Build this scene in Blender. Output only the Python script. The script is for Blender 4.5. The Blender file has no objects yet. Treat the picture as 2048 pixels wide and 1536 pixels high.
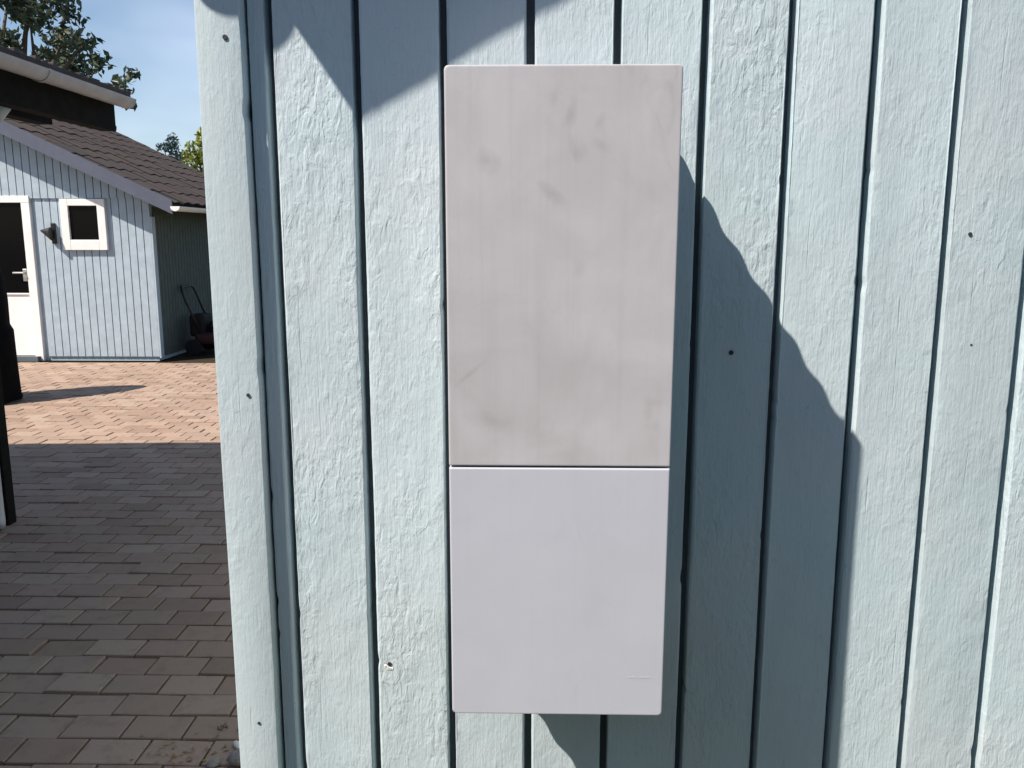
import bpy, math, random
import numpy as np
from math import sin, cos, pi, radians, sqrt

random.seed(7)
RNG = np.random.default_rng(11)
scene = bpy.context.scene
C = scene.collection

# ------------------------------------------------------------------ camera
cam_d = bpy.data.cameras.new('camera')
cam = bpy.data.objects.new('camera', cam_d)
C.objects.link(cam)
cam.location = (0.0, -1.3, 1.6)
cam.rotation_euler = (radians(80.1), 0, radians(1.2))
cam_d.sensor_width = 36.0
cam_d.lens = 1680.0 / 2048.0 * 36.0
cam_d.clip_start = 0.05
cam_d.clip_end = 2000
scene.camera = cam

# ------------------------------------------------------------------ sky, sun, exposure
SUN = (1.32, 1.0, -1.98)                       # direction the sunlight travels
elev = math.atan2(1.98, math.hypot(1.32, 1.0))
azim = math.atan2(-1.32, -1.0)                 # where the sun stands, clockwise from +Y
world = bpy.data.worlds.new('World')
scene.world = world
world.use_nodes = True
wn, wl = world.node_tree.nodes, world.node_tree.links
wn.clear()
sky = wn.new('ShaderNodeTexSky')
sky.sky_type = 'NISHITA'
sky.sun_disc = False
sky.sun_elevation = elev
sky.sun_rotation = azim
sky.air_density = 1.0
sky.dust_density = 0.6
sky.ozone_density = 1.6
bg = wn.new('ShaderNodeBackground')
bg.inputs['Strength'].default_value = 0.09
tc = wn.new('ShaderNodeTexCoord')
mp = wn.new('ShaderNodeMapping')
mp.inputs['Scale'].default_value = (1.2, 1.2, 3.0)
nz = wn.new('ShaderNodeTexNoise')
nz.inputs['Scale'].default_value = 1.7
nz.inputs['Detail'].default_value = 4
nz.inputs['Roughness'].default_value = 0.55
rmp = wn.new('ShaderNodeMapRange')
rmp.inputs['From Min'].default_value = 0.46
rmp.inputs['From Max'].default_value = 0.72
rmp.inputs['To Max'].default_value = 0.38
mixc = wn.new('ShaderNodeMix')
mixc.data_type = 'RGBA'
mixc.inputs[7].default_value = (8.0, 8.8, 10.5, 1)
out = wn.new('ShaderNodeOutputWorld')
wl.new(tc.outputs['Generated'], mp.inputs['Vector'])
wl.new(mp.outputs['Vector'], nz.inputs['Vector'])
wl.new(nz.outputs['Fac'], rmp.inputs['Value'])
wl.new(rmp.outputs['Result'], mixc.inputs[0])
wl.new(sky.outputs['Color'], mixc.inputs[6])
wl.new(mixc.outputs[2], bg.inputs['Color'])
wl.new(bg.outputs['Background'], out.inputs['Surface'])

from mathutils import Vector, Matrix
sd = bpy.data.lights.new('sun', 'SUN')
sd.energy = 5.0
sd.angle = radians(0.55)
sd.color = (1.0, 0.87, 0.765)
sun = bpy.data.objects.new('sun', sd)
C.objects.link(sun)
sun.location = (-6, -6, 9)
sun.rotation_euler = Vector(SUN).to_track_quat('-Z', 'Y').to_euler()

scene.view_settings.view_transform = 'Standard'
scene.view_settings.look = 'None'
scene.view_settings.exposure = 0.62
scene.view_settings.gamma = 1.0
scene.view_settings.use_curve_mapping = False
scene.cycles.max_bounces = 6

# ------------------------------------------------------------------ helpers
def tag(o, label=None, cat=None, group=None, kind=None):
    if label: o['label'] = label
    if cat: o['category'] = cat
    if group: o['group'] = group
    if kind: o['kind'] = kind
    return o

def empty(name, loc=(0, 0, 0), rz=0.0):
    o = bpy.data.objects.new(name, None)
    o.location = loc
    o.rotation_euler = (0, 0, rz)
    C.objects.link(o)
    return o

class MB:
    """collects shapes, builds ONE mesh object"""
    def __init__(self):
        self.v, self.f = [], []
    def add(self, vs, fs):
        n = len(self.v)
        self.v += [tuple(p) for p in vs]
        self.f += [tuple(i + n for i in f) for f in fs]
    def box(self, x0, x1, y0, y1, z0, z1, bv=0.0):
        if bv <= 0:
            vs = [(x, y, z) for z in (z0, z1) for y in (y0, y1) for x in (x0, x1)]
            self.add(vs, [(0, 2, 3, 1), (4, 5, 7, 6), (0, 1, 5, 4), (2, 6, 7, 3), (0, 4, 6, 2), (1, 3, 7, 5)])
            return
        import bmesh
        bm = bmesh.new()
        bmesh.ops.create_cube(bm, size=1)
        for v in bm.verts:
            v.co = Vector(((x0 + x1) / 2 + v.co.x * (x1 - x0), (y0 + y1) / 2 + v.co.y * (y1 - y0), (z0 + z1) / 2 + v.co.z * (z1 - z0)))
        bmesh.ops.bevel(bm, geom=bm.edges[:], offset=bv, segments=2, affect='EDGES', profile=0.5)
        bm.verts.index_update()
        self.add([v.co[:] for v in bm.verts], [[v.index for v in f.verts] for f in bm.faces])
        bm.free()
    def prism(self, pts, axis, a, b):
        """polygon pts (2-D) extruded along axis from a to b. axis 'x': pts=(y,z); 'y': pts=(x,z); 'z': pts=(x,y)"""
        def P(p, t):
            return {'x': (t, p[0], p[1]), 'y': (p[0], t, p[1]), 'z': (p[0], p[1], t)}[axis]
        n = len(pts)
        vs = [P(p, a) for p in pts] + [P(p, b) for p in pts]
        fs = [tuple(range(n)), tuple(reversed(range(n, 2 * n)))]
        fs += [(i, i + n, (i + 1) % n + n, (i + 1) % n) for i in range(n)]
        self.add(vs, fs)
    def tube(self, pts, r, seg=10, caps=True):
        pts = [Vector(p) for p in pts]
        rs = r if isinstance(r, (list, tuple)) else [r] * len(pts)
        vs, fs = [], []
        ref = None
        for i, p in enumerate(pts):
            t = (pts[min(i + 1, len(pts) - 1)] - pts[max(i - 1, 0)]).normalized()
            if ref is None:
                ref = t.orthogonal().normalized()
            ref = (ref - t * ref.dot(t)).normalized()
            b = t.cross(ref)
            for k in range(seg):
                a = 2 * pi * k / seg
                vs.append(p + (ref * cos(a) + b * sin(a)) * rs[i])
        for i in range(len(pts) - 1):
            for k in range(seg):
                k2 = (k + 1) % seg
                fs.append((i * seg + k, i * seg + k2, (i + 1) * seg + k2, (i + 1) * seg + k))
        if caps:
            fs.append(tuple(reversed(range(seg))))
            fs.append(tuple(range((len(pts) - 1) * seg, len(pts) * seg)))
        self.add(vs, fs)
    def lathe(self, prof, cx, cy, seg=24, squash=1.0):
        vs, fs = [], []
        for (r, z) in prof:
            for k in range(seg):
                a = 2 * pi * k / seg
                vs.append((cx + r * cos(a), cy + r * sin(a) * squash, z))
        for i in range(len(prof) - 1):
            for k in range(seg):
                k2 = (k + 1) % seg
                fs.append((i * seg + k, i * seg + k2, (i + 1) * seg + k2, (i + 1) * seg + k))
        fs.append(tuple(reversed(range(seg))))
        fs.append(tuple(range((len(prof) - 1) * seg, len(prof) * seg)))
        self.add(vs, fs)
    def build(self, name, mat, parent=None, smooth=False, fix=True):
        me = bpy.data.meshes.new(name)
        me.from_pydata(self.v, [], self.f)
        if fix:
            import bmesh
            bm = bmesh.new(); bm.from_mesh(me)
            bmesh.ops.recalc_face_normals(bm, faces=bm.faces[:])
            bm.to_mesh(me); bm.free()
        me.update()
        if smooth:
            me.polygons.foreach_set('use_smooth', [True] * len(me.polygons))
        me.materials.append(mat)
        o = bpy.data.objects.new(name, me)
        C.objects.link(o)
        if parent is not None:
            o.parent = parent
            o.matrix_parent_inverse = Matrix.Identity(4)
        return o

def child_at(mb, name, mat, parent, smooth=False):
    """mesh given in world coordinates under a parent chain that carries an offset"""
    off = Vector((0, 0, 0)); p = parent
    while p is not None:
        off += p.location; p = p.parent
    mb.v = [(v[0] - off.x, v[1] - off.y, v[2] - off.z) for v in mb.v]
    return mb.build(name, mat, parent, smooth)

def smooth_noise(n, step, amp, rng=RNG):
    k = max(4, int(n / step) + 3)
    pts = rng.uniform(-1, 1, k)
    x = np.linspace(0, k - 1.001, n)
    i = x.astype(int); t = x - i; t = t * t * (3 - 2 * t)
    return amp * (pts[i] * (1 - t) + pts[np.minimum(i + 1, k - 1)] * t)

# ------------------------------------------------------------------ materials
class NT:
    def __init__(self, name):
        self.m = bpy.data.materials.new(name)
        self.m.use_nodes = True
        self.n = self.m.node_tree.nodes; self.l = self.m.node_tree.links
        self.b = self.n['Principled BSDF']
    def node(self, t, **kw):
        x = self.n.new(t)
        for k, v in kw.items():
            setattr(x, k, v)
        return x
    def link(self, a, b): self.l.new(a, b)
    def coords(self, scale=(1, 1, 1), kind='Object', rnd=0.0):
        t = self.node('ShaderNodeTexCoord')
        src = t.outputs[kind]
        if rnd:
            oi = self.node('ShaderNodeObjectInfo')
            mu = self.node('ShaderNodeMath', operation='MULTIPLY')
            mu.inputs[1].default_value = rnd
            self.link(oi.outputs['Random'], mu.inputs[0])
            ad = self.node('ShaderNodeVectorMath', operation='ADD')
            self.link(src, ad.inputs[0]); self.link(mu.outputs[0], ad.inputs[1])
            src = ad.outputs[0]
        m = self.node('ShaderNodeMapping')
        m.inputs['Scale'].default_value = scale
        self.link(src, m.inputs['Vector'])
        return m.outputs[0]
    def noise(self, vec, scale=1.0, detail=4, rough=0.55, dist=0.0):
        x = self.node('ShaderNodeTexNoise')
        x.inputs['Scale'].default_value = scale
        x.inputs['Detail'].default_value = detail
        x.inputs['Roughness'].default_value = rough
        x.inputs['Distortion'].default_value = dist
        self.link(vec, x.inputs['Vector'])
        return x.outputs['Fac']
    def rng(self, src, a, b, c=0.0, d=1.0):
        x = self.node('ShaderNodeMapRange')
        for i, v in zip(('From Min', 'From Max', 'To Min', 'To Max'), (a, b, c, d)):
            x.inputs[i].default_value = v
        self.link(src, x.inputs['Value'])
        return x.outputs['Result']
    def math(self, op, a, b=None):
        x = self.node('ShaderNodeMath', operation=op)
        for i, s in enumerate((a, b)):
            if s is None: continue
            if isinstance(s, (int, float)): x.inputs[i].default_value = s
            else: self.link(s, x.inputs[i])
        return x.outputs[0]
    def mix(self, fac, a, b, blend='MIX'):
        x = self.node('ShaderNodeMix', data_type='RGBA', blend_type=blend)
        for i, s in ((0, fac), (6, a), (7, b)):
            if isinstance(s, (int, float)): x.inputs[i].default_value = s
            elif isinstance(s, tuple): x.inputs[i].default_value = (*s, 1)
            else: self.link(s, x.inputs[i])
        return x.outputs[2]
    def bump(self, h, strength, dist, prev=None):
        x = self.node('ShaderNodeBump')
        x.inputs['Strength'].default_value = strength
        x.inputs['Distance'].default_value = dist
        self.link(h, x.inputs['Height'])
        if prev is not None: self.link(prev, x.inputs['Normal'])
        return x.outputs[0]
    def done(self, col, rough=0.6, normal=None, spec=0.4, metal=0.0):
        if isinstance(col, tuple): self.b.inputs['Base Color'].default_value = (*col, 1)
        else: self.link(col, self.b.inputs['Base Color'])
        if isinstance(rough, (int, float)): self.b.inputs['Roughness'].default_value = rough
        else: self.link(rough, self.b.inputs['Roughness'])
        self.b.inputs['Specular IOR Level'].default_value = spec
        self.b.inputs['Metallic'].default_value = metal
        if normal is not None: self.link(normal, self.b.inputs['Normal'])
        return self.m

def simple(name, col, rough=0.6, var=0.12, scale=8.0, bump=0.0, spec=0.4, metal=0.0):
    t = NT(name)
    v = t.coords()
    n = t.noise(v, scale, 5, 0.6)
    k = t.rng(n, 0.3, 0.7, 1 - var, 1 + var)
    mul = t.node('ShaderNodeVectorMath', operation='SCALE')
    mul.inputs[0].default_value = col
    t.link(k, mul.inputs['Scale'])
    nor = None
    if bump > 0:
        nor = t.bump(t.noise(v, scale * 6, 4, 0.6), 0.6, bump)
    return t.done(mul.outputs[0], rough, nor, spec, metal)

def painted_timber(name, base, worn, strength=0.9, rnd=7.0):
    """rough-sawn boards under thick pale blue-grey paint"""
    t = NT(name)
    v = t.coords((1, 1, 1), rnd=rnd)
    vs = t.coords((1, 1, 0.42), rnd=rnd)
    vg = t.coords((1, 1, 0.045), rnd=rnd)
    big = t.noise(v, 5.0, 3, 0.5)
    mid = t.noise(vs, 85.0, 3, 0.55, 0.6)
    fine = t.noise(vs, 210.0, 3, 0.6)
    grain = t.noise(vg, 330.0, 3, 0.6, 0.3)
    patch = t.rng(t.noise(vs, 9.0, 3, 0.55), 0.42, 0.66, 0.25, 1.0)
    oi = t.node('ShaderNodeObjectInfo')
    per = t.rng(oi.outputs['Random'], 0, 1, 0.93, 1.05)
    col = t.mix(t.rng(big, 0.35, 0.65), base, (base[0] * 1.05, base[1] * 0.99, base[2] * 0.99))
    col = t.mix(t.rng(mid, 0.62, 0.80, 0, 0.45), col, worn)
    col = t.mix(t.rng(grain, 0.60, 0.80, 0, 0.30), col, worn)
    grime = t.rng(t.noise(t.coords((1, 1, 0.25), rnd=rnd), 7.0, 5, 0.65), 0.50, 0.75, 0, 0.30)
    col = t.mix(grime, col, (worn[0] * 1.08, worn[1] * 1.0, worn[2] * 0.97))
    speck = t.rng(t.noise(v, 260.0, 1, 0.5), 0.76, 0.80, 0, 0.7)
    col = t.mix(speck, col, (worn[0] * .5, worn[1] * .5, worn[2] * .5))
    sc = t.node('ShaderNodeVectorMath', operation='SCALE')
    t.link(col, sc.inputs[0]); t.link(per, sc.inputs['Scale'])
    rough_k = t.rng(t.math('FRACT', t.math('MULTIPLY', oi.outputs['Random'], 7.31)), 0, 1, 0.45, 1.25)
    crack = t.rng(t.noise(t.coords((1, 1, 0.03), rnd=rnd), 120.0, 2, 0.5, 0.5), 0.70, 0.735)
    h1 = t.math('MULTIPLY', t.math('MULTIPLY', mid, patch), rough_k)
    n1 = t.bump(h1, strength * 0.62, 0.0034)
    n2 = t.bump(fine, strength * 0.35, 0.0012, n1)
    n3 = t.bump(grain, strength * 0.34, 0.0012, n2)
    n3 = t.bump(t.math('SUBTRACT', 1.0, crack), 0.5, 0.0012, n3)
    return t.done(sc.outputs[0], 0.62, n3, 0.35)

M = {}
M['board'] = painted_timber('painted_timber', (0.460, 0.590, 0.642), (0.300, 0.405, 0.455), 1.7)
M['corner'] = painted_timber('painted_corner_timber', (0.466, 0.598, 0.648), (0.345, 0.465, 0.51), 1.0)
M['core'] = simple('dark_backing', (0.10, 0.12, 0.13), 0.9)
M['nail'] = simple('nail_head', (0.035, 0.032, 0.03), 0.7)
M['chip'] = simple('fresh_paint_chip', (0.78, 0.80, 0.80), 0.6, 0.05)
M['trim'] = simple('grey_painted_trim', (0.42, 0.49, 0.52), 0.6)
M['rooffelt'] = simple('dark_roof_covering', (0.06, 0.055, 0.055), 0.9, 0.3, 6)
M['zinc'] = simple('weathered_gutter', (0.40, 0.36, 0.345), 0.5, 0.12, 9, spec=0.5)
M['soffit'] = simple('dark_stained_timber', (0.012, 0.011, 0.010), 0.9, 0.3, 14, 0.001, 0.1)
M['pipe'] = simple('pale_grey_pipe', (0.50, 0.50, 0.50), 0.45, 0.08)
M['black'] = simple('black_cover', (0.004, 0.004, 0.0045), 0.9, 0.3, 12, 0.003, 0.1)
M['blackmetal'] = simple('black_metal', (0.015, 0.015, 0.016), 0.45)
M['white'] = simple('white_trim_paint', (0.80, 0.80, 0.79), 0.5, 0.05, 7)
M['glass'] = NT('dark_glass').done((0.004, 0.004, 0.005), 0.12, None, 0.08)
M['steel'] = simple('brushed_steel', (0.55, 0.55, 0.54), 0.35, 0.05, 30, metal=0.9)
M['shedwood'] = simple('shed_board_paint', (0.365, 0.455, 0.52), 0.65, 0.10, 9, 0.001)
M['shaded_side'] = simple('shade_darkened_side_boards', (0.085, 0.105, 0.095), 0.8, 0.15, 9, 0.001)  # deep shade beside the shed is put into this darker board colour
M['barge'] = simple('slate_blue_board', (0.085, 0.10, 0.14), 0.6, 0.12, 5)
M['red'] = simple('dull_red_paint', (0.035, 0.010, 0.010), 0.7)
M['rubber'] = simple('rubber', (0.012, 0.012, 0.012), 0.8)
M['bark'] = simple('bark', (0.10, 0.075, 0.055), 0.9, 0.35, 9, 0.01)
M['stone'] = simple('grey_stone', (0.25, 0.24, 0.225), 0.85, 0.25, 40, 0.003)
M['whitestone'] = simple('white_stone', (0.74, 0.71, 0.66), 0.7, 0.08, 60)
M['dryleaf'] = simple('dry_leaf', (0.30, 0.19, 0.09), 0.8, 0.4, 60)
M['weed'] = simple('weed_green', (0.09, 0.12, 0.04), 0.7, 0.3, 40)

def panel_mat(name, base, dirt, spots):
    t = NT(name)
    v = t.coords()
    soft = t.noise(v, 9.0, 4, 0.55, 0.8)
    smear = t.noise(t.coords((1.0, 1, 0.55)), 26.0, 3, 0.6, 1.2)
    gate = t.rng(t.noise(v, 6.0, 2), 0.45, 0.62)
    fac = t.math('ADD', t.rng(soft, 0.34, 0.70, 0, 0.40), t.math('MULTIPLY', gate, t.rng(smear, 0.56, 0.74, 0, 0.42)))
    for (x, z, rx, rz, a, w) in spots:               # finger marks and scuffs
        m = t.node('ShaderNodeMapping')
        m.vector_type = 'TEXTURE'
        m.inputs['Location'].default_value = (x - 0.0385, 0, z - 0.969)
        m.inputs['Rotation'].default_value = (0, a, 0)
        m.inputs['Scale'].default_value = (rx, 1000, rz)
        tcn = t.node('ShaderNodeTexCoord')
        t.link(tcn.outputs['Object'], m.inputs['Vector'])
        le = t.node('ShaderNodeVectorMath', operation='LENGTH')
        t.link(m.outputs[0], le.inputs[0])
        wob = t.math('ADD', le.outputs['Value'], t.math('MULTIPLY', t.math('SUBTRACT', t.noise(v, 55, 3), 0.5), 1.6))
        fac = t.math('ADD', fac, t.rng(wob, 0.1, 1.35, w * 0.8, 0.0))
    col = t.mix(fac, base, dirt)
    run = t.rng(t.noise(t.coords((1, 1, 0.03)), 95.0, 4, 0.6), 0.5, 0.8, 0, 0.22)
    col = t.mix(run, col, dirt)
    dust = t.rng(t.noise(v, 520.0, 2, 0.6), 0.60, 0.75, 0, 0.22)
    col = t.mix(dust, col, dirt)
    peel = t.noise(v, 420.0, 2, 0.5)
    nor = t.bump(peel, 0.12, 0.0006)
    nor = t.bump(t.noise(v, 7.0, 2), 0.15, 0.004, nor)
    return t.done(col, 0.48, nor, 0.4)

M['panel_up'] = panel_mat('warm_grey_powder_coat', (0.476, 0.493, 0.528), (0.312, 0.318, 0.332), [
    (-0.051, 1.690, 0.016, 0.012, 0.5, 0.55), (0.024, 1.653, 0.017, 0.007, 0.7, 0.6), (0.047, 1.742, 0.006, 0.018, 0.25, 0.5),
    (0.030, 1.765, 0.006, 0.012, 0.3, 0.35), (0.085, 1.708, 0.011, 0.007, 0.3, 0.4), (0.083, 1.735, 0.005, 0.010, 0.2, 0.35),
    (0.060, 1.560, 0.008, 0.010, 0.0, 0.35), (-0.072, 1.434, 0.024, 0.003, -0.7, 0.35), (-0.05, 1.372, 0.03, 0.010, 0.1, 0.30),
    (0.150, 1.383, 0.005, 0.014, 0.0, 0.28), (0.157, 1.396, 0.012, 0.006, 0.1, 0.28), (0.157, 1.366, 0.012, 0.006, 0.2, 0.30), (0.155, 1.345, 0.006, 0.018, 0.0, 0.25)])
M['panel_low'] = panel_mat('cool_grey_powder_coat', (0.478, 0.518, 0.588), (0.43, 0.465, 0.53), [(0.145, 1.022, 0.02, 0.003, 0, 0.5)])
M['housing'] = simple('grey_casing_plastic', (0.33, 0.33, 0.34), 0.55, 0.06)

def paver_mat():
    t = NT('paver_concrete')
    v = t.coords()
    gp = t.node('ShaderNodeNewGeometry')
    oi = t.node('ShaderNodeObjectInfo')
    r = t.math('FRACT', t.math('ADD', gp.outputs['Random Per Island'], oi.outputs['Random']))
    wpos = t.node('ShaderNodeMapping'); t.link(gp.outputs['Position'], wpos.inputs['Vector'])
    w = wpos.outputs[0]
    ramp = t.node('ShaderNodeValToRGB')
    e = ramp.color_ramp.elements
    e[0].position, e[0].color = 0.0, (0.262, 0.188, 0.138, 1)
    e[1].position, e[1].color = 1.0, (0.395, 0.310, 0.235, 1)
    for p, c in ((0.3, (0.345, 0.245, 0.182)), (0.55, (0.318, 0.244, 0.186)), (0.8, (0.385, 0.282, 0.22))):
        x = ramp.color_ramp.elements.new(p); x.color = (*c, 1)
    t.link(r, ramp.inputs[0])
    big = t.noise(w, 1.3, 4, 0.6)
    fine = t.noise(w, 160.0, 3, 0.7)
    stain = t.noise(w, 14.0, 4, 0.65)
    col = t.mix(t.rng(big, 0.35, 0.7, 0, 0.30), ramp.outputs[0], (0.31, 0.245, 0.185))
    col = t.mix(t.rng(stain, 0.52, 0.72, 0, 0.5), col, (0.18, 0.135, 0.11))
    col = t.mix(t.rng(fine, 0.35, 0.65, 0, 0.22), col, (0.20, 0.16, 0.14))
    return t.done(col, 0.85, t.bump(fine, 0.5, 0.002), 0.25)
M['paver'] = paver_mat()

def sand_mat():
    t = NT('joint_sand')
    gp = t.node('ShaderNodeNewGeometry')
    n = t.noise(gp.outputs['Position'], 30, 4, 0.7)
    return t.done(t.mix(t.rng(n, 0.3, 0.7), (0.022, 0.018, 0.013), (0.055, 0.046, 0.028)), 0.95, t.bump(n, 0.5, 0.003), 0.1)
M['sand'] = sand_mat()

def grass_ground_mat():
    t = NT('garden_ground')
    gp = t.node('ShaderNodeNewGeometry')
    n = t.noise(gp.outputs['Position'], 0.35, 5, 0.6)
    n2 = t.noise(gp.outputs['Position'], 12, 4, 0.7)
    c = t.mix(t.rng(n, 0.35, 0.65), (0.07, 0.10, 0.035), (0.12, 0.12, 0.06))
    return t.done(t.mix(t.rng(n2, 0.3, 0.7, 0, 0.5), c, (0.05, 0.065, 0.025)), 0.95, t.bump(n2, 0.6, 0.03), 0.1)
M['ground'] = grass_ground_mat()

def tile_mat():
    t = NT('brown_roof_tile')
    gp = t.node('ShaderNodeNewGeometry')
    n = t.noise(gp.outputs['Position'], 1.7, 5, 0.65)
    n2 = t.noise(gp.outputs['Position'], 22, 4, 0.7)
    c = t.mix(gp.outputs['Random Per Island'], (0.060, 0.045, 0.040), (0.044, 0.038, 0.036))
    c = t.mix(t.rng(n, 0.5, 0.68, 0, 0.6), c, (0.060, 0.058, 0.032))
    return t.done(t.mix(t.rng(n2, 0.4, 0.7, 0, 0.4), c, (0.045, 0.042, 0.043)), 0.85, t.bump(n2, 0.4, 0.008), 0.3)
M['tile'] = tile_mat()

def leaf_mat(name, a, b, trans=0.25):
    t = NT(name)
    gp = t.node('ShaderNodeNewGeometry')
    c = t.mix(gp.outputs['Random Per Island'], a, b)
    t.done(c, 0.42, None, 0.5)
    tr = t.node('ShaderNodeBsdfTranslucent')
    t.link(c, tr.inputs['Color'])
    mx = t.node('ShaderNodeMixShader')
    mx.inputs[0].default_value = trans
    t.link(t.b.outputs[0], mx.inputs[1]); t.link(tr.outputs[0], mx.inputs[2])
    t.link(mx.outputs[0], t.n['Material Output'].inputs['Surface'])
    return t.m
M['leaf'] = leaf_mat('dark_green_leaf', (0.035, 0.055, 0.030), (0.115, 0.145, 0.095))
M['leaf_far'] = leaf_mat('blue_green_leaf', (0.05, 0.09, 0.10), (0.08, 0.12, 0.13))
M['leaf_yellow'] = leaf_mat('yellow_green_leaf', (0.16, 0.20, 0.03), (0.24, 0.27, 0.05), 0.4)

# ------------------------------------------------------------------ ground and paving
g = MB(); g.add([(-300, -300, -0.03), (300, -300, -0.03), (300, 400, -0.03), (-300, 400, -0.03)], [(0, 1, 2, 3)])
tag(g.build('ground', M['ground']), kind='structure')

paving = MB()
paving.add([(-13, -3.9, -0.016), (-0.50, -3.9, -0.016), (-0.50, 18.2, -0.016), (-13, 18.2, -0.016)], [(0, 1, 2, 3)])
paving = tag(paving.build('paving', M['sand']), kind='structure')

PX, PY, JT = 0.2035, 0.1345, 0.0085             # paver pitch and joint
def paver_shape(jx=0.0):
    hx, hy, bv, dp = (PX - JT) / 2, (PY - JT) / 2, 0.0028, 0.03
    vs = [(sx * (hx - bv), sy * (hy - bv), 0) for sx, sy in ((-1, -1), (1, -1), (1, 1), (-1, 1))]
    vs += [(sx * hx, sy * hy, -bv * 0.8) for sx, sy in ((-1, -1), (1, -1), (1, 1), (-1, 1))]
    vs += [(sx * hx, sy * hy, -dp) for sx, sy in ((-1, -1), (1, -1), (1, 1), (-1, 1))]
    fs = [(0, 1, 2, 3)]
    for k in range(4):
        k2 = (k + 1) % 4
        fs += [(k + 4, k2 + 4, k2, k), (k + 8, k2 + 8, k2 + 4, k + 4)]
    return vs, fs
pv, pf = paver_shape()
pmesh = bpy.data.meshes.new('paver')
pmesh.from_pydata(pv, [], pf); pmesh.update(); pmesh.materials.append(M['paver'])
near_slots, rest = [], MB()
cpos = Vector((0, -1.3, 1.6))
row = 0
y = -1.6
while y < 9.42:
    row += 1
    off = (0.5 if row % 2 else 0.0) * PX + random.uniform(-0.006, 0.006)
    k0 = int(-10.5 / PX)
    for k in range(k0, int(2.2 / PX)):
        x = k * PX + off
        if x > -0.60: continue                                     # house and lawn
        dx, dy = x, y + 1.3
        # angle of sight of this paver: the photograph sees a wedge to the left of the house corner
        slope = x / dy if dy > 0.1 else 9
        seen = y > 0.75 and -0.66 < slope < -0.335 and dy < 6.6
        dist = math.hypot(dx, dy)
        near_slots.append((0 if seen else 1, dist, x, y))
    y += PY
near_slots.sort()
n_ind = 0
for flag, dist, x, y in near_slots:
    z = random.gauss(0, 0.0020)
    rx, ry, rz = random.gauss(0, 0.010), random.gauss(0, 0.010), random.gauss(0, 0.012)
    if flag == 0 and n_ind < 298:
        o = bpy.data.objects.new('paver', pmesh)
        C.objects.link(o)
        o.location = (x, y, z); o.rotation_euler = (rx, ry, rz)
        o.parent = paving
        n_ind += 1
    else:
        cr, sr = cos(rz), sin(rz)
        rest.add([(x + a * cr - b * sr, y + a * sr + b * cr, z + c + a * -ry + b * rx) for a, b, c in pv], pf)
tag(rest.build('paver_field', M['paver'], paving, fix=False), kind='stuff')

# ------------------------------------------------------------------ near house (the wall the cabinet hangs on)
HX0, HX1 = -0.487, 5.70                        # corners of the gable wall (y = 0)
RK = 0.56                                      # rake slope
RX, RY, RZ = -0.651, -0.30, 2.363              # lower front corner of the verge
RIDGE = 2.60
def rake_z(x):
    return RZ + RK * ((x if x < RIDGE else 2 * RIDGE - x) - RX)
house = empty('house', (2.6, 3.2, 0))
tag(house, 'pale blue-grey house wall of rough vertical boards filling the picture, with corner board', 'house')

mb = MB()
mb.prism([(HX0 + .052, 0.0), (HX1 - .03, 0.0), (HX1 - .03, rake_z(HX1 - .03) + .08), (RIDGE, rake_z(RIDGE) + .08), (HX0 + .052, rake_z(HX0 + .052) + .08)], 'y', 0.0275, 6.4)
child_at(mb, 'wall_core', M['core'], house)

GROOVES = [-0.4225, -0.3865, -0.2575, -0.1290, 0.0, 0.1280, 0.2560, 0.3815, 0.5040, 0.6290]
while GROOVES[-1] < HX1 - .2:
    GROOVES.append(GROOVES[-1] + random.uniform(0.1245, 0.1275))
GD, GW = 0.010, 0.0122                          # groove depth and width

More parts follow.
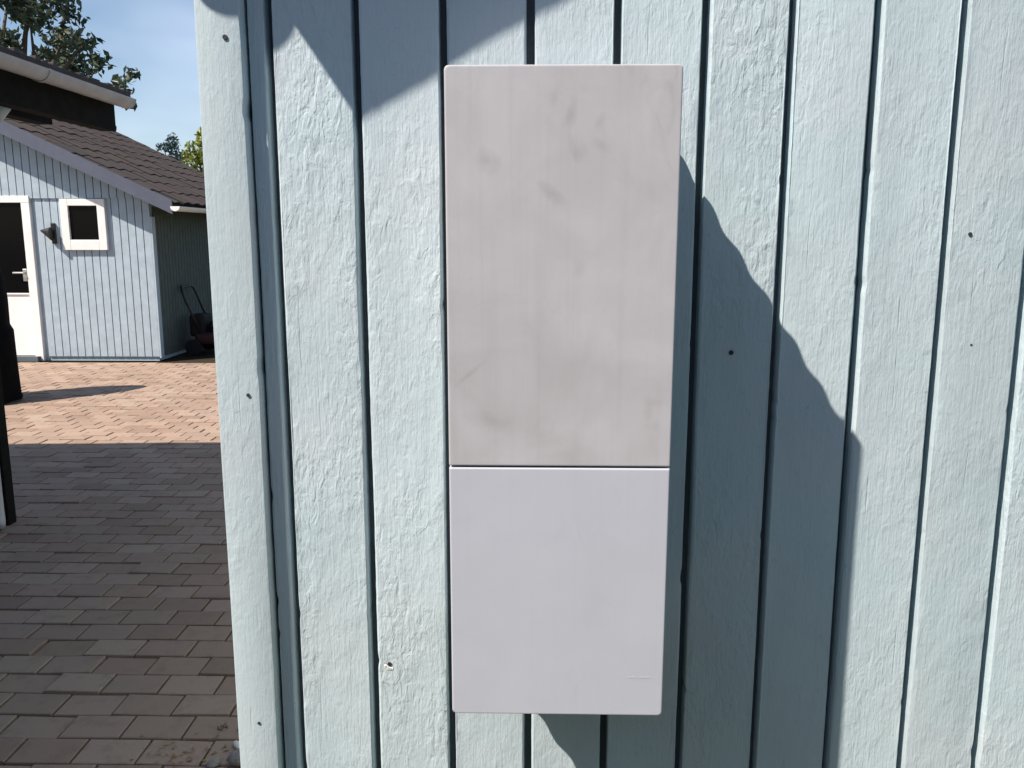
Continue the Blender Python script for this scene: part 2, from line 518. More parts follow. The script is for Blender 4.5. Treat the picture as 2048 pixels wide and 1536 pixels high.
def cladding(x0, x1, fine):
    """one board: half groove, face with rough rounded edges, half groove"""
    zt = rake_z((x0 + x1) / 2) + 0.07
    z0 = 0.14
    if fine:
        zs = np.concatenate([np.linspace(z0, 0.62, 8)[:-1], np.arange(0.62, 2.05, 0.006), np.linspace(2.05, zt, 6)[1:]])
    else:
        zs = np.linspace(z0, zt, 24)
    n = len(zs)
    s = 1.0 if fine else 0.5
    w = x1 - x0
    gl = GW / 2 + smooth_noise(n, 40, 0.0006 * s) + smooth_noise(n, 2.5, 0.00022 * s)
    gr = GW / 2 + smooth_noise(n, 40, 0.0006 * s) + smooth_noise(n, 2.5, 0.00022 * s)
    if fine:                                    # dents and bruises on the arrises
        for _ in range(3):
            c = RNG.uniform(0.7, 1.9); a = RNG.uniform(0.0006, 0.0022); q = RNG.uniform(0.004, 0.010)
            (gl if RNG.random() < .5 else gr)[:] += a * np.exp(-((zs - c) / q) ** 2)
    face = smooth_noise(n, 40, 0.0009 * s)
    tilt = smooth_noise(n, 60, 0.0008 * s) + RNG.normal(0, 0.0005)
    cup = RNG.normal(0.0, 0.0006)
    cols = []
    cols.append((x0 + gl, np.full(n, 0.028)))
    cols.append((x0 + gl, np.full(n, 0.0022)))
    cols.append((x0 + gl + 0.0005, np.full(n, 0.0009)))
    cols.append((x0 + gl + 0.0014, np.full(n, 0.0003)))
    m = 11 if fine else 3
    for t in np.linspace(0, 1, m):
        lo, hi = x0 + gl + 0.0032, x1 - gr - 0.0032
        yy = face + tilt * (t - .5) * 2 + cup * (1 - (2 * t - 1) ** 2)
        if fine: yy = yy + smooth_noise(n, 5, 0.00035)
        cols.append((lo + (hi - lo) * t, yy))
    cols.append((x1 - gr - 0.0018, np.full(n, 0.0003)))
    cols.append((x1 - gr - 0.0004, np.full(n, 0.0018)))
    cols.append((x1 - gr, np.full(n, 0.0042)))
    cols.append((x1 - gr, np.full(n, 0.028)))
    nc = len(cols)
    mbd = MB()
    for i in range(n):
        for cx, cy in cols:
            mbd.v.append((float(cx[i]), float(cy[i]), float(zs[i])))
    for i in range(n - 1):
        for j in range(nc - 1):
            a = i * nc + j
            mbd.f.append((a, a + 1, a + nc + 1, a + nc))
    return mbd

boards = []
for i in range(len(GROOVES) - 1):
    fine = GROOVES[i] < 0.9
    o = child_at(cladding(GROOVES[i], GROOVES[i + 1], fine), 'cladding_board', M['board'], house)
    o.data.polygons.foreach_set('use_smooth', [True] * len(o.data.polygons))
    o.data.set_sharp_from_angle(angle=radians(22))
    boards.append((GROOVES[i], GROOVES[i + 1], o))
boards[0][2]['label'] = 'narrow remainder strip of cladding in the shadow beside the corner board'

# side wall facing the yard, boards copied along it
side_mesh = None
yy = 0.108
while yy < 6.3:
    if side_mesh is None:
        m = MB()
        m.box(HX0 + 0.034, HX0 + 0.051, 0.0, 0.126, 0.14, 2.34)
        m.box(HX0 + 0.022, HX0 + 0.0341, 0.008, 0.118, 0.14, 2.34)
        sb = m.build('cladding_board', M['board'], None)
        side_mesh = sb.data
    else:
        sb = bpy.data.objects.new('cladding_board', side_mesh); C.objects.link(sb)
    sb.parent = house
    sb.location = Vector((0, yy, 0)) - house.location
    yy += 0.1275

# corner boards
def timber_strip(x0, x1, yf, yb, z0, z1):
    zs = np.arange(z0, z1, 0.012); n = len(zs)
    le = smooth_noise(n, 22, 0.0005); re_ = smooth_noise(n, 20, 0.0006) + smooth_noise(n, 2, 0.0003)
    re_ -= 0.0035 * np.exp(-((zs - 1.785) / 0.010) ** 2)           # bruise on the arris
    re_ -= 0.0020 * np.exp(-((zs - 1.40) / 0.012) ** 2)
    face = smooth_noise(n, 30, 0.0006)
    w = MB()
    prof = lambda i: [(x0 + le[i], yb), (x0 + le[i], yf + .003), (x0 + le[i] + .0012, yf + .0008), (x0 + le[i] + .004, yf + face[i]),
                      ((x0 + x1) / 2, yf + face[i] - .0004), (x1 + re_[i] - .004, yf + face[i]), (x1 + re_[i] - .0012, yf + .0008), (x1 + re_[i], yf + .003), (x1 + re_[i], yb)]
    for i in range(n):
        w.v += [(float(a), float(b), float(zs[i])) for a, b in prof(i)]
    k = 9
    for i in range(n - 1):
        for j in range(k - 1):
            a = i * k + j
            w.f.append((a, a + 1, a + k + 1, a + k))
    return w
cb = child_at(timber_strip(HX0, -0.4205, -0.022, 0.011, 0.10, 2.44), 'corner_board', M['corner'], house, True)
cb.data.set_sharp_from_angle(angle=radians(22))
mb = MB(); mb.box(HX0 + 0.0015, HX0 + 0.0225, 0.0115, 0.105, 0.10, 2.40, 0.002)
child_at(mb, 'corner_board', M['corner'], house)
mb = MB(); mb.box(HX1 - .06, HX1 + .02, -0.022, 0.011, 0.10, rake_z(HX1)+.06, 0.003)
child_at(mb, 'corner_board', M['corner'], house)
mb = MB(); mb.box(HX0 + .045, HX1 - .025, 0.0296, 6.35, 0.0, 0.16)
child_at(mb, 'plinth', M['stone'], house)

# roof: covering, verge boards, fascia, gutter
TH = 0.05
mb = MB()
yf, yb = RY - 0.02, 6.7
zt = lambda x: rake_z(x) + 0.145
xr = 2 * RIDGE - RX
for a, b in ((RX - 0.0, RIDGE), (RIDGE, xr + 0.0)):
    pts = [(a, zt(a)), (b, zt(b)), (b, zt(b) + TH), (a, zt(a) + TH)]
    mb.prism(pts, 'y', yf, yb)
roof = child_at(mb, 'roof', M['rooffelt'], house)
def verge(a, b):
    w = MB(); w.prism([(a, rake_z(a)), (b, rake_z(b)), (b, rake_z(b) + 0.143), (a, rake_z(a) + 0.143)], 'y', RY, RY + 0.025)
    return child_at(w, 'verge_board', M['trim'], roof)
verge(RX, RIDGE - .001); verge(RIDGE + .001, xr)
w = MB(); w.box(RX, RX + 0.024, RY + 0.026, yb, RZ, RZ + 0.143); child_at(w, 'fascia_board', M['trim'], roof)
w = MB(); w.box(xr - 0.024, xr, RY + 0.026, yb, RZ, RZ + 0.143); child_at(w, 'fascia_board', M['trim'], roof)
def half_gutter(cx, cz, r, y0, y1, t=0.004, capped=True, seg=14):
    w = MB()
    ring = []
    for k in range(seg + 1):
        a = pi + pi * k / seg
        ring.append((cx + r * cos(a), cz + r * sin(a)))
    for k in range(seg + 1):
        a = 2 * pi - pi * k / seg
        ring.append((cx + (r - t) * cos(a), cz + (r - t) * sin(a)))
    n = len(ring)
    vs = [(x, y0, z) for x, z in ring] + [(x, y1, z) for x, z in ring]
    fs = [(i, (i + 1) % n, (i + 1) % n + n, i + n) for i in range(n)]
    for k in range(seg):
        fs.append((k, k + 1, n - 2 - k, n - 1 - k)); fs.append((n + k, n + k + 1, 2 * n - 2 - k, 2 * n - 1 - k))
    w.add(vs, fs)
    if capped:
        for yy0 in (y0 - 0.003, y1):
            w.prism([(cx + r * 1.02 * cos(pi + pi * k / seg), cz + r * 1.02 * sin(pi + pi * k / seg)) for k in range(seg + 1)], 'y', yy0, yy0 + 0.003)
    return w
GR = 0.056
child_at(half_gutter(RX - GR - .003, 2.335 + GR, GR, -0.232, 6.6), 'gutter', M['zinc'], roof, False)

# nails in the boards
def nail(x, z, yf, board, r=0.0036, chip=False):
    w = MB()
    seg = 10
    vs = [(x + r * cos(2 * pi * k / seg), yf - 0.0020, z + r * sin(2 * pi * k / seg)) for k in range(seg)]
    vs += [(x + r * 1.1 * cos(2 * pi * k / seg), yf + 0.003, z + r * 1.1 * sin(2 * pi * k / seg)) for k in range(seg)]
    w.add(vs, [tuple(range(seg))] + [(k, (k + 1) % seg, (k + 1) % seg + seg, k + seg) for k in range(seg)])
    child_at(w, 'nail', M['nail'], board)
    if chip:
        w = MB()
        for a0 in range(7):
            a = pi * 1.15 + a0 * 0.25
            rr = r * random.uniform(1.9, 2.6)
            w.box(x + rr * cos(a) - .0024, x + rr * cos(a) + .0024, yf - .0018, yf + .001, z + rr * sin(a) - .0020, z + rr * sin(a) + .0020, 0.0007)
        child_at(w, 'paint_chip', M['chip'], board)
def board_at(x):
    for a, b, o in boards:
        if a <= x < b: return o
for x, z, r in ((-0.443, 1.886, .0036), (-0.438, 1.358, .0026), (-0.450, 0.800, .0024)):
    nail(x, z, -0.022, cb, r)
for x, z, r, c in ((-0.232, 0.897, .0036, True), (0.313, 1.424, .0036, False), (0.663, 1.605, .0028, False), (0.680, 1.437, .0018, False)):
    nail(x, z, 0.0002, board_at(x), r, c)

# ------------------------------------------------------------------ wall cabinet
CX0, CX1, CZ0, CZ1, CY = -0.1020, 0.1790, 0.969, 1.800, -0.265
SEAM = 1.3120
cab = empty('wall_cabinet', ((CX0 + CX1) / 2, 0, CZ0))
tag(cab, 'tall light grey box with two stacked flat panels, mounted on the blue-grey board wall', 'cabinet')
def rrect(x0, x1, z0, z1, r, n=5):
    pts = []
    for cx, cz, a0 in ((x1 - r, z1 - r, 0), (x0 + r, z1 - r, pi / 2), (x0 + r, z0 + r, pi), (x1 - r, z0 + r, 1.5 * pi)):
        for k in range(n + 1):
            a = a0 + pi / 2 * k / n
            pts.append((cx + r * cos(a), cz + r * sin(a)))
    return pts
# casing behind the front panels; unseen ripples added to wave its shadow edge
w = MB()
prev = None
NS = 72
for i in range(NS + 1):
    t = i / NS
    yv = 0.001 + (CY + 0.022 - 0.001) * t
    ins = 0.0030 + 0.0019 * cos(2 * pi * 7.0 * t + 2.0) + 0.0006 * cos(2 * pi * 2.3 * t)
    pts = rrect(CX0 + ins, CX1 - ins, CZ0 + ins, CZ1 - ins, 0.010)
    n = len(pts); s = len(w.v)
    w.v += [(x, yv, z) for x, z in pts]
    if prev is not None:
        w.f += [(prev + k, prev + (k + 1) % n, s + (k + 1) % n, s + k) for k in range(n)]
    else:
        w.f.append(tuple(range(s, s + n)))
    prev = s
w.f.append(tuple(range(prev, prev + n)))
child_at(w, 'casing', M['housing'], cab)
def front_panel(z0, z1, mat, round_top, round_bot, name):
    """slightly domed edge all round, rounded outer corners"""
    import bmesh
    def outline(i):
        x0, x1, a, b = CX0 + i, CX1 - i, z0 + i, z1 - i
        R = 0.0055
        pts = []
        for cx, cz, a0, rr in ((x1, b, 0, round_top), (x0, b, pi / 2, round_top), (x0, a, pi, round_bot), (x1, a, 1.5 * pi, round_bot)):
            r = R if rr else 0.0015
            sx = -1 if cx == x1 else 1; sz = -1 if cz == b else 1
            for k in range(5):
                an = a0 + pi / 2 * k / 4
                pts.append((cx + sx * r + r * cos(an), cz + sz * r + r * sin(an)))
        return pts
    w = MB()
    rings = [(0.0, CY + 0.021), (0.0, CY + 0.0022), (0.0005, CY + 0.0009), (0.0012, CY + 0.0002), (0.0024, CY)]
    n = 20
    for i, (ins, yv) in enumerate(rings):
        w.v += [(x, yv, z) for x, z in outline(ins)]
        if i: w.f += [((i - 1) * n + k, (i - 1) * n + (k + 1) % n, i * n + (k + 1) % n, i * n + k) for k in range(n)]
    w.f.append(tuple(range(4 * n, 5 * n))); w.f.append(tuple(range(n)))
    o = child_at(w, name, mat, cab)
    return o
up = front_panel(SEAM + 0.0012, CZ1, M['panel_up'], True, False, 'upper_panel')
lo = front_panel(CZ0, SEAM - 0.0012, M['panel_low'], False, True, 'lower_panel')
up['label'] = 'smudged warm grey upper panel'
lo['label'] = 'cleaner cool grey lower panel'
# panel materials read world positions: keep the texture space of the scene origin
w = MB()
w.prism(rrect(0.131, 0.143, 1.0235, 1.0250, 0.0006, 2), 'y', CY - 0.00018, CY + 0.001)
w.prism(rrect(0.147, 0.161, 1.0235, 1.0253, 0.0006, 2), 'y', CY - 0.00018, CY + 0.001)
tag(child_at(w, 'embossed_mark', M['panel_low'], lo), kind='stuff')

# ------------------------------------------------------------------ carport on the left
carport = empty('carport', (-4.2, 1.0, 0))
tag(carport, 'dark timber carport at the left edge with pale gutter along its low roof', 'carport')
EX, EZ = -2.44, 2.425                           # outer eave edge and its height
YN, YFAR = -4.2, 3.95
sl = 0.105
def cz(x): return EZ + sl * (EX - x)
w = MB()
vs = []
for x, y0, y1 in ((EX + 0.015, YN, YFAR + 0.02), (-7.8, YN, YFAR - 0.52)):
    for yv in (y0, y1):
        vs += [(x, yv, cz(x) + 0.005), (x, yv, cz(x) + 0.04)]
w.add(vs, [(0, 1, 3, 2), (4, 6, 7, 5), (0, 4, 5, 1), (2, 3, 7, 6), (0, 2, 6, 4), (1, 5, 7, 3)])
croof = child_at(w, 'roof', M['rooffelt'], carport)
w = MB()
yv = 1.2
while yv < YFAR:
    h = random.uniform(0.006, 0.02)
    w.box(EX - 0.02, EX + random.uniform(0.01, 0.02), yv, yv + random.uniform(0.03, 0.06), cz(EX) + 0.030, cz(EX) + 0.036 + h, 0.004)
    yv += random.uniform(0.05, 0.11)
tag(child_at(w, 'edge_debris', M['rooffelt'], croof), kind='stuff')
g1 = child_at(half_gutter(EX, EZ - 0.002, 0.056, YN + .1, YFAR, 0.004), 'gutter', M['zinc'], croof)
for yj in (0.4, 1.7, 3.02):
    w = MB()
    w.prism([(EX + .061 * cos(pi + pi * k / 12), EZ - .002 + .061 * sin(pi + pi * k / 12)) for k in range(13)] +
            [(EX + .0555 * cos(2 * pi - pi * k / 12), EZ - .002 + .0555 * sin(2 * pi - pi * k / 12)) for k in range(13)], 'y', yj, yj + .035)
    child_at(w, 'bracket', M['zinc'], g1)
w = MB(); w.box(-2.60, -2.515, YN + .1, YFAR - 0.01, 2.235, 2.42); child_at(w, 'eave_fascia', M['soffit'], carport)
w = MB(); w.box(-2.98, -2.88, YN + .15, YFAR - 0.05, 2.27, 2.445); child_at(w, 'beam', M['soffit'], carport)
for yr in np.arange(YN + .3, YFAR - 0.25, 0.8):
    w = MB(); a, b = -2.62, -7.6
    w.prism([(a, cz(a) - .14), (a, cz(a) - .002), (b, cz(b) - .002), (b, cz(b) - .14)], 'y', yr, yr + .05)
    child_at(w, 'rafter', M['soffit'], carport)
for yp in (3.19, -0.4, -3.9):
    w = MB(); w.box(-2.970, -2.925, yp - 0.03, yp + 0.045, 0.0, 2.275, 0.004)
    child_at(w, 'post', M['soffit'], carport)
w = MB()
for k in range(9):
    w.box(-7.66, -7.62, YN + .2, YFAR - .8, 0.05 + k * .28, 0.32 + k * .28)
child_at(w, 'back_wall', M['soffit'], carport)
w = MB(); w.box(-7.7, -2.6, YN + .02, YN + .14, 0.02, 2.5); child_at(w, 'end_wall', M['soffit'], carport)
# downpipe that swan-necks from the gutter to the post
w = MB()
px_, py_ = -2.943, 3.09
pth = [(px_ + .30, py_ - .05, 2.26), (px_ + .24, py_ - .04, 2.20), (px_ + .08, py_ - .01, 2.11), (px_ + .02, py_, 2.06), (px_, py_, 1.98), (px_, py_, 0.22), (px_, py_, 0.12), (px_ + .015, py_ - .02, 0.06), (px_ + .03, py_ - .05, 0.03)]
w.tube(pth, 0.040, 12)
child_at(w, 'downpipe', M['pipe'], carport, True)

# ------------------------------------------------------------------ upright black fabric cover
BX, BY = -5.42, 6.74
bq = empty('fabric_cover', (BX, BY, 0))
tag(bq, 'tall black fabric cover standing upright on sunlit paving at the left picture edge', 'cover')
w = MB()
prof = [(0.37, 0.02), (0.365, 0.20), (0.36, 0.45), (0.355, 0.70), (0.325, 0.76), (0.325, 1.00), (0.315, 1.20), (0.27, 1.36), (0.20, 1.54), (0.12, 1.70), (0.03, 1.76)]
seg = 40
for r, z in prof:
    for k in range(seg):
        a = 2 * pi * k / seg
        fold = 1 + (0.018 * sin(a * 7 + z * 3) + 0.012 * sin(a * 13 - z * 5)) * (1.2 - z * .5)
        w.v.append((BX + r * fold * cos(a), BY + r * fold * 0.9 * sin(a), z))
for i in range(len(prof) - 1):
    for k in range(seg):
        k2 = (k + 1) % seg
        w.f.append((i * seg + k, i * seg + k2, (i + 1) * seg + k2, (i + 1) * seg + k))
w.f.append(tuple(range((len(prof) - 1) * seg, len(prof) * seg)))
cov = child_at(w, 'cover', M['black'], bq, True)
w = MB(); w.box(BX - .28, BX + .28, BY - .25, BY + .25, 0.0, 0.05, .01); child_at(w, 'foot', M['blackmetal'], bq)

# ------------------------------------------------------------------ shed across the yard
SY, SX1, SX0 = 9.52, -4.845, -10.30             # facade plane, right and left corners
SRX, SPK = -7.57, 3.54                          # ridge
SSL = 0.472
def s_rake(x): return SPK - SSL * abs(x - SRX)  # top line of the verge at the front
shed = empty('shed', (-7.5, 12, 0))
tag(shed, 'pale blue board shed with brown tiled gable roof across the sunny yard', 'shed')
w = MB()
for (a, b) in ((SX0 + .02, SX1 - .02),):
    w.prism([(a, 0.0), (b, 0.0), (b, s_rake(b) - .16), (SRX, SPK - .16), (a, s_rake(a) - .16)], 'y', SY + .022, 13.95)
child_at(w, 'wall_core', M['shedwood'], shed)
DX0, DX1, DZ1 = -7.62, -6.372, 2.12             # door opening incl. frame
WX0, WX1, WZ0, WZ1 = -5.975, -5.402, 1.440, 2.082
BP = 0.0985
x = SX1 - BP
lowm = None
while x > SX0:
    c = x + BP / 2
    if not (DX0 - .01 < c < DX1 + .01):
        if WX0 + .05 < c < WX1 - .05:
            spans = ((0.06, WZ0 + .04),)
        else:
            spans = ((0.06, 2.098),)
        for a, b in spans:
            m = MB(); m.box(x + 0.006, x + BP - 0.006, SY, SY + 0.021, a, b)
            child_at(m, 'wall_board', M['shedwood'], shed)
    x -= BP
x = SX1 - BP
while x > SX0:                                  # gable boards lap over the lower ones
    a, b = x + 0.006, x + BP - 0.006
    za, zb = s_rake(a) - .13, s_rake(b) - .13
    if max(za, zb) > 2.14:
        m = MB()
        m.prism([(a, 2.09), (b, 2.09), (b, max(zb, 2.092)), (a, max(za, 2.092))], 'y', SY - 0.022, SY + 0.02)
        child_at(m, 'gable_board', M['shedwood'], shed)
    x -= BP
w = MB(); w.box(SX1 - 0.002, SX1 + 0.02, SY - 0.004, SY + 0.09, 0.04, 1.86); child_at(w, 'corner_board', M['shedwood'], shed)
w = MB()
yv = SY + 0.1
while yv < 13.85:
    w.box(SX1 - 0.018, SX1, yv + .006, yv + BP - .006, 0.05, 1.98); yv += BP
child_at(w, 'side_wall', M['shaded_side'], shed)
# door
w = MB()
w.box(DX0, DX0 + .11, SY - .03, SY + .05, 0.0, DZ1 - .085, .004); w.box(DX1 - .11, DX1, SY - .03, SY + .05, 0.0, DZ1 - .085, .004)
w.box(DX0, DX1, SY - .032, SY + .05, DZ1 - .084, DZ1, .004)
door = MB(); door.box(DX0 + .113, DX1 - .113, SY - .004, SY + .015, 0.07, 0.885, .003)
door = child_at(door, 'door', M['white'], shed)
child_at(w, 'frame', M['white'], door)
w = MB(); w.box(DX0 + .113, DX1 - .113, SY - .002, SY + .01, 0.89, DZ1 - .087); child_at(w, 'glass_pane', M['glass'], door)
w = MB(); w.box(DX0 + .12, DX1 - .12, SY - .02, SY + .014, 0.868, 0.888, .003); child_at(w, 'rail', M['white'], door)
w = MB(); w.box(DX1 - .18, DX1 - .12, SY - .016, SY - .004, 1.04, 1.20, .006); w.tube([(DX1 - .15, SY - .01, 1.15), (DX1 - .15, SY - .06, 1.15), (DX1 - .28, SY - .06, 1.15)], .011, 8)
child_at(w, 'handle', M['steel'], door)
w = MB(); w.box(DX0, DX1 - .04, SY - .10, SY + .03, 0.0, 0.065); child_at(w, 'threshold', M['core'], door)
# window
w = MB()
fw_ = 0.1
w.box(WX0, WX0 + fw_, SY - .045, SY + .02, WZ0, WZ1, .004); w.box(WX1 - fw_, WX1, SY - .045, SY + .02, WZ0, WZ1, .004)
w.box(WX0 + fw_ + .0005, WX1 - fw_ - .0005, SY - .044, SY + .02, WZ0, WZ0 + .13, .004); w.box(WX0 + fw_ + .0005, WX1 - fw_ - .0005, SY - .044, SY + .02, WZ1 - .085, WZ1, .004)
win = child_at(w, 'window', M['white'], shed)
w = MB(); w.box(WX0 + fw_ - .01, WX1 - fw_ + .01, SY - .012, SY + .0, WZ0 + .12, WZ1 - .08); child_at(w, 'pane', M['glass'], win)
# roof
RF, RB, EXS = SY - 0.31, 14.3, -4.44
EXL = 2 * SRX - EXS
w = MB()
for a, b in ((SRX, EXS), (SRX, EXL)):
    w.prism([(a, s_rake(a) - .10), (b, s_rake(b) - .10), (b, s_rake(b) - .03), (a, s_rake(a) - .03)], 'y', RF + .02, RB)
sroof = child_at(w, 'roof', M['soffit'], shed)
ang = math.atan(SSL)
w = MB()
for side in (1, -1):
    L = (EXS - SRX) / cos(ang)
    nc_ = 10; step = L / nc_
    for c in range(nc_):
        for rI in range(int((RB - RF) / 0.30) + 1):
            y0 = RF + rI * 0.30
            s0 = c * step; s1 = min((c + 1) * step + .05, L + .05)
            vs = []
            wave = [(0, .008), (.06, .020), (.12, .025), (.18, .018), (.24, .008), (.295, .007)]
            jz = random.uniform(-.004, .004)
            for s, up_ in ((s0, 0.0), (s1, .010)):
                for dyv, hz in wave:
                    h = hz + up_ + jz
                    px2 = SRX + side * (s * cos(ang) + h * sin(ang))
                    pz2 = SPK - .03 - s * sin(ang) + h * cos(ang)
                    vs.append((px2, y0 + dyv, pz2))
            for dyv, hz in wave:                # front lip
                h = hz + .010 + jz - .010
                vs.append((SRX + side * (s1 * cos(ang) + h * sin(ang)), y0 + dyv, SPK - .03 - s1 * sin(ang) + h * cos(ang)))
            fs = [(k, k + 1, k + 7, k + 6) for k in range(5)] + [(k + 6, k + 7, k + 13, k + 12) for k in range(5)]
            w.add(vs, fs)
tag(child_at(w, 'roof_tiles', M['tile'], sroof), kind='stuff')
w = MB(); w.tube([(SRX, RF, SPK + .01), (SRX, RB, SPK + .01)], 0.10, 10); child_at(w, 'ridge_cap', M['tile'], sroof)
for a, b in ((SRX, EXS + .02), (EXL - .02, SRX - .001)):
    w = MB(); w.prism([(a, s_rake(a) - .17), (b, s_rake(b) - .17), (b, s_rake(b) - .002), (a, s_rake(a) - .002)], 'y', RF - .012, RF + .014)
    child_at(w, 'verge_board', M['barge'], sroof)
child_at(half_gutter(EXS + .062, s_rake(EXS) - .085, 0.058, RF - .02, RB, .004), 'gutter', M['white'], sroof)

# wall lamp beside the shed window
lamp = empty('wall_lamp', (-6.10, SY - .02, 1.62))
tag(lamp, 'small black pointed wall lamp between the shed door and window', 'lamp')
w = MB(); w.box(-6.12, -6.07, SY - .035, SY - .001, 1.52, 1.78, .004); child_at(w, 'mounting_plate', M['blackmetal'], lamp)
w = MB()
seg = 14
for i, (t, r) in enumerate(((0, .085), (.3, .062), (.7, .032), (1.0, .010))):
    for k in range(seg):
        a = 2 * pi * k / seg
        w.v.append((-6.09 - .13 * t, SY - .09 + r * .8 * cos(a), 1.645 + .04 * t + r * sin(a)))
for i in range(3):
    for k in range(seg):
        w.f.append((i * seg + k, i * seg + (k + 1) % seg, (i + 1) * seg + (k + 1) % seg, (i + 1) * seg + k))
w.f.append(tuple(range(seg))); w.f.append(tuple(range(3 * seg, 4 * seg)))
child_at(w, 'hood', M['blackmetal'], lamp)

# lawn mower in the shade beside the shed
mower = empty('lawn_mower', (-4.40, 10.35, 0))
tag(mower, 'dark lawn mower with tall looped handle in the deep shade beside the shed', 'mower')
w = MB()
w.box(-4.62, -4.14, 10.10, 10.62, 0.14, 0.30, .05); child_at(w, 'deck', M['red'], mower)
w = MB(); w.lathe([(.13, .30), (.135, .40), (.10, .45), (.03, .46)], -4.36, 10.36, 18); child_at(w, 'engine', M['blackmetal'], mower)
for xw, yw, r in ((-4.62, 10.08, .11), (-4.14, 10.08, .10), (-4.62, 10.64, .11), (-4.14, 10.64, .10)):
    w = MB()
    vs = []
    for yv in (yw - .025, yw + .025):
        for k in range(18):
            vs.append((xw + r * cos(2 * pi * k / 18), yv, r + r * sin(2 * pi * k / 18)))
    w.add(vs, [tuple(range(18)), tuple(reversed(range(18, 36)))] + [(k, (k + 1) % 18, (k + 1) % 18 + 18, k + 18) for k in range(18)])
    child_at(w, 'wheel', M['rubber'], mower)
w = MB(); w.tube([(-4.52, 10.14, .28), (-4.72, 10.12, .78), (-4.76, 10.14, .90), (-4.78, 10.2, .93), (-4.78, 10.5, .93), (-4.76, 10.56, .90), (-4.72, 10.58, .78), (-4.52, 10.56, .28)], .017, 10)
child_at(w, 'handle', M['blackmetal'], mower, True)
w = MB(); w.box(-4.72, -4.50, 10.2, 10.52, .24, .55, .04); child_at(w, 'grass_bag', M['rubber'], mower)

# ------------------------------------------------------------------ trees behind the shed
def leaf_cloud(clumps, n, size, seed):
    r = np.random.default_rng(seed)
    w = MB()
    wts = np.array([(c[3] * c[4] * c[5]) ** .6 for c in clumps]); wts = wts / wts.sum()
    for _ in range(n):
        c = clumps[r.choice(len(clumps), p=wts)]
        d = r.normal(size=3); d /= np.linalg.norm(d)
        d *= r.random() ** 0.45
        p = Vector((c[0] + d[0] * c[3], c[1] + d[1] * c[4], c[2] + d[2] * c[5]))
        u = Vector(r.normal(size=3)).normalized(); v = u.orthogonal().normalized()
        q = size * r.uniform(.6, 1.25)
        a = r.uniform(0, 6.28); v = (Matrix.Rotation(a, 3, u) @ v)
        nn = u.cross(v)
        w.add([p - u * q, p + v * q * .42 + nn * q * .12, p + u * q, p - v * q * .42 + nn * q * .12], [(0, 1, 2, 3)])
    return w
def limbs(base, tips, r0, rng):
    w = MB()
    b = Vector(base); 
    for tip, bend in tips:
        t = Vector(tip); m = b.lerp(t, .5) + Vector((rng.uniform(-.3, .3), rng.uniform(-.3, .3), bend))
        q = [b.lerp(m, k / 3) for k in range(3)] + [m.lerp(t, k / 4) for k in range(5)]
        w.tube(q, [r0 * (1 - .88 * k / 7) for k in range(8)], 7)
    return w
rng2 = random.Random(4)
tree = empty('leafy_tree', (-12.0, 19.2, 0))
tag(tree, 'dark leafy tree rising behind the carport roof against the sky', 'tree')
r_ = random.Random(3)
cl = []
for _ in range(64):
    a, b = r_.uniform(0, 2 * pi), r_.uniform(-1, 1)
    rad = r_.uniform(.25, 1) ** .6
    x, y, z = -12.6 + 2.65 * rad * cos(a) * sqrt(1 - b * b * .8), 19.2 + 2.3 * rad * sin(a), 6.9 + 2.6 * rad * b
    s = r_.uniform(.32, .62)
    cl.append((x, y, z, s, s, s * .8))
cl += [(-9.35, 18.7, 5.05, .26, .3, .22), (-9.15, 18.7, 5.30, .20, .2, .18), (-9.5, 18.7, 4.75, .22, .3, .16), (-9.25, 18.7, 4.62, .16, .2, .14), (-9.95, 18.8, 5.55, .35, .3, .3), (-10.2, 18.8, 6.0, .35, .3, .3)]
child_at(leaf_cloud(cl, 7600, 0.120, 5), 'crown', M['leaf'], tree)
tips = [((c[0], c[1], c[2]), .3) for c in cl[::3]] + [((-9.3, 18.7, 5.1), .5)]
w = limbs((-12.2, 19.2, 3.6), tips, .085, rng2)
w.tube([(-12.0, 19.2, 0), (-12.05, 19.2, 1.6), (-12.2, 19.2, 3.8)], [.24, .19, .15], 10)
child_at(w, 'trunk', M['bark'], tree)

def small_tree(name, base, clumps, n, size, mat, label, seed):
    t = empty(name, base)
    tag(t, label, 'tree')
    child_at(leaf_cloud(clumps, n, size, seed), 'crown', mat, t)
    top = clumps[0]
    w = limbs((base[0], base[1], top[2] * .55), [((c[0], c[1], c[2]), .2) for c in clumps], .07, rng2)
    w.tube([(base[0], base[1], 0), (base[0], base[1], top[2] * .55)], [.12, .08], 8)
    child_at(w, 'trunk', M['bark'], t)
small_tree('distant_tree', (-17.15, 40, 0), [(-17.15, 40, 5.95, .34, .4, .60), (-17.55, 40, 5.85, .4, .4, .25), (-16.75, 40, 5.45, .4, .4, .32), (-17.2, 40, 5.3, .7, .5, .3), (-17.1, 40, 4.8, .9, .9, .5), (-17.0, 40, 4.0, 1.4, 1.2, .8)],
           1500, .13, M['leaf_far'], 'small hazy blue-green tree top above the shed roof', 8)
small_tree('garden_tree', (-7.45, 19.2, 0), [(-7.92, 19.2, 3.45, .36, .4, .42), (-7.70, 19.2, 3.90, .24, .3, .36), (-7.55, 19.2, 3.35, .30, .4, .40), (-7.4, 19.2, 2.9, .5, .5, .4), (-7.0, 19.3, 3.3, .4, .4, .6), (-7.2, 19.3, 2.3, .7, .6, .5)],
           2600, .075, M['leaf_yellow'], 'yellow-green sunlit tree peeking past the house corner above the shed roof', 9)

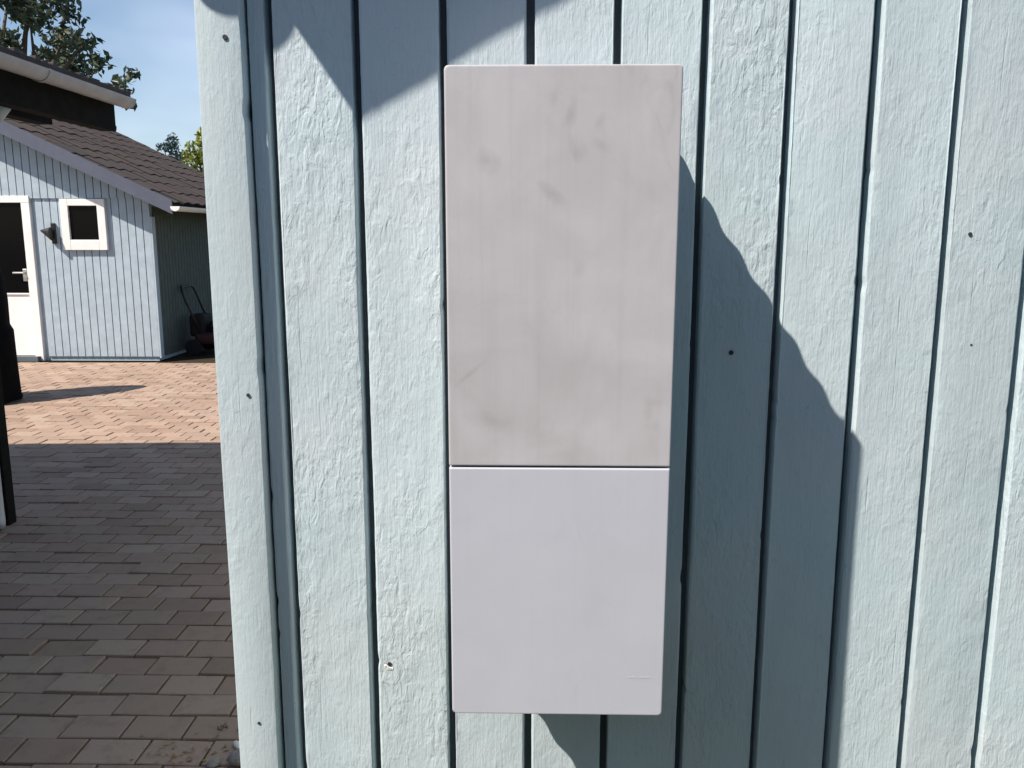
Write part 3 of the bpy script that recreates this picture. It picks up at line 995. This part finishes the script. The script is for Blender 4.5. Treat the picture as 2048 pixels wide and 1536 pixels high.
# ------------------------------------------------------------------ small things on the paving by the house corner
def pebble(name, mat, x, y, a, b, c, rz, label, cat):
    w = MB()
    r = random.Random(hash((round(x * 1000), round(y * 1000))) & 0xffff)
    rings = 6; seg = 10
    for i in range(rings + 1):
        th = pi * i / rings
        for k in range(seg):
            ph = 2 * pi * k / seg
            q = 1 + r.uniform(-.09, .09)
            xx, yy2, zz = a * sin(th) * cos(ph) * q, b * sin(th) * sin(ph) * q, c * cos(th)
            w.v.append((xx * cos(rz) - yy2 * sin(rz), xx * sin(rz) + yy2 * cos(rz), zz + c))
    for i in range(rings):
        for k in range(seg):
            w.f.append((i * seg + k, i * seg + (k + 1) % seg, (i + 1) * seg + (k + 1) % seg, (i + 1) * seg + k))
    o = w.build(name, mat, None, True)
    o.location = (x, y, 0.0)
    return tag(o, label, cat)
pebble('pebble', M['whitestone'], -0.925, 1.115, .024, .011, .010, -0.9, 'small white oblong pebble on the paving by the house corner', 'pebble')
pebble('stone', M['stone'], -0.885, 1.035, .040, .032, .022, 0.4, 'larger grey stone on the paving at the foot of the house corner', 'stone')
pebble('stone', M['stone'], -0.965, 1.02, .026, .020, .010, 1.1, 'smaller flat grey stone left of the larger stone by the house corner', 'stone')
r3 = random.Random(21)
w = MB()
for _ in range(70):
    cx, cy = r3.gauss(-1.08, .07), r3.gauss(1.07, .06)
    a = r3.uniform(0, 6.28); l = r3.uniform(.004, .013); t = l * r3.uniform(.25, .5)
    u = Vector((cos(a), sin(a), r3.uniform(-.25, .25))); v = Vector((-sin(a), cos(a), r3.uniform(-.4, .4)))
    p = Vector((cx, cy, .003 + r3.random() * .005))
    w.add([p - u * l, p + v * t, p + u * l, p - v * t], [(0, 1, 2, 3)])
tag(w.build('leaf_litter', M['dryleaf']), 'scattered dry brown leaf bits on the paving at the bottom edge', 'litter', kind='stuff')
w = MB()
for (cx, cy) in ((-0.90, 1.30), (-1.01, 1.22), (-0.93, 1.20), (-0.98, 1.5)):
    for _ in range(16):
        a = r3.uniform(0, 6.28); l = r3.uniform(.012, .03)
        p = Vector((cx + r3.gauss(0, .012), cy + r3.gauss(0, .006), 0)); u = Vector((cos(a) * .7, sin(a) * .7, 1)).normalized() * l
        v = Vector((-sin(a), cos(a), 0)) * .0025
        w.add([p - v, p + v, p + u], [(0, 1, 2)])
tag(w.build('weeds', M['weed']), 'tiny green weeds growing in the paving joints by the house corner', 'weeds', kind='stuff')

# ------------------------------------------------------------------ unseen house added behind the camera to cut skylight on the wall
nb = empty('added_skylight_blocker', (0.0, -8.0, 0))
tag(nb, 'unseen brown timber house added opposite the pale wall to block skylight', 'house')
w = MB(); w.box(-7.6, 7.0, -11.0, -4.62, 0, 3.0); child_at(w, 'wall', M['soffit'], nb)
M['brownwood'] = simple('brown_timber', (0.13, 0.075, 0.045), 0.75, 0.2, 6, 0.001)
xb = -7.6
bm0 = None
while xb < 6.95:
    if bm0 is None:
        m = MB(); m.box(0.004, 0.176, -0.02, 0.0, 0.1, 3.0); b0 = m.build('wall_board', M['brownwood'], nb); bm0 = b0.data
    else:
        b0 = bpy.data.objects.new('wall_board', bm0); C.objects.link(b0); b0.parent = nb
    b0.location = Vector((xb, -4.598, 0)) - nb.location
    xb += 0.18
w = MB()
for a, b in ((-4.15, 5.9),):
    w.prism([(-4.15, 2.9), (-7.8, 4.4), (-11.45, 2.9), (-11.45, 3.02), (-7.8, 4.52), (-4.15, 3.02)], 'x', -7.9, 7.3)
child_at(w, 'roof', M['tile'], nb)
for xw in (-6.0, -3.2, -0.6, 2.4, 5.0):
    w = MB(); w.box(xw, xw + 1.1, -4.60, -4.55, 0.95, 2.15, .005); wi = child_at(w, 'window', M['white'], nb)
    w = MB(); w.box(xw + .08, xw + 1.02, -4.56, -4.545, 1.03, 2.07); child_at(w, 'pane', M['glass'], wi)
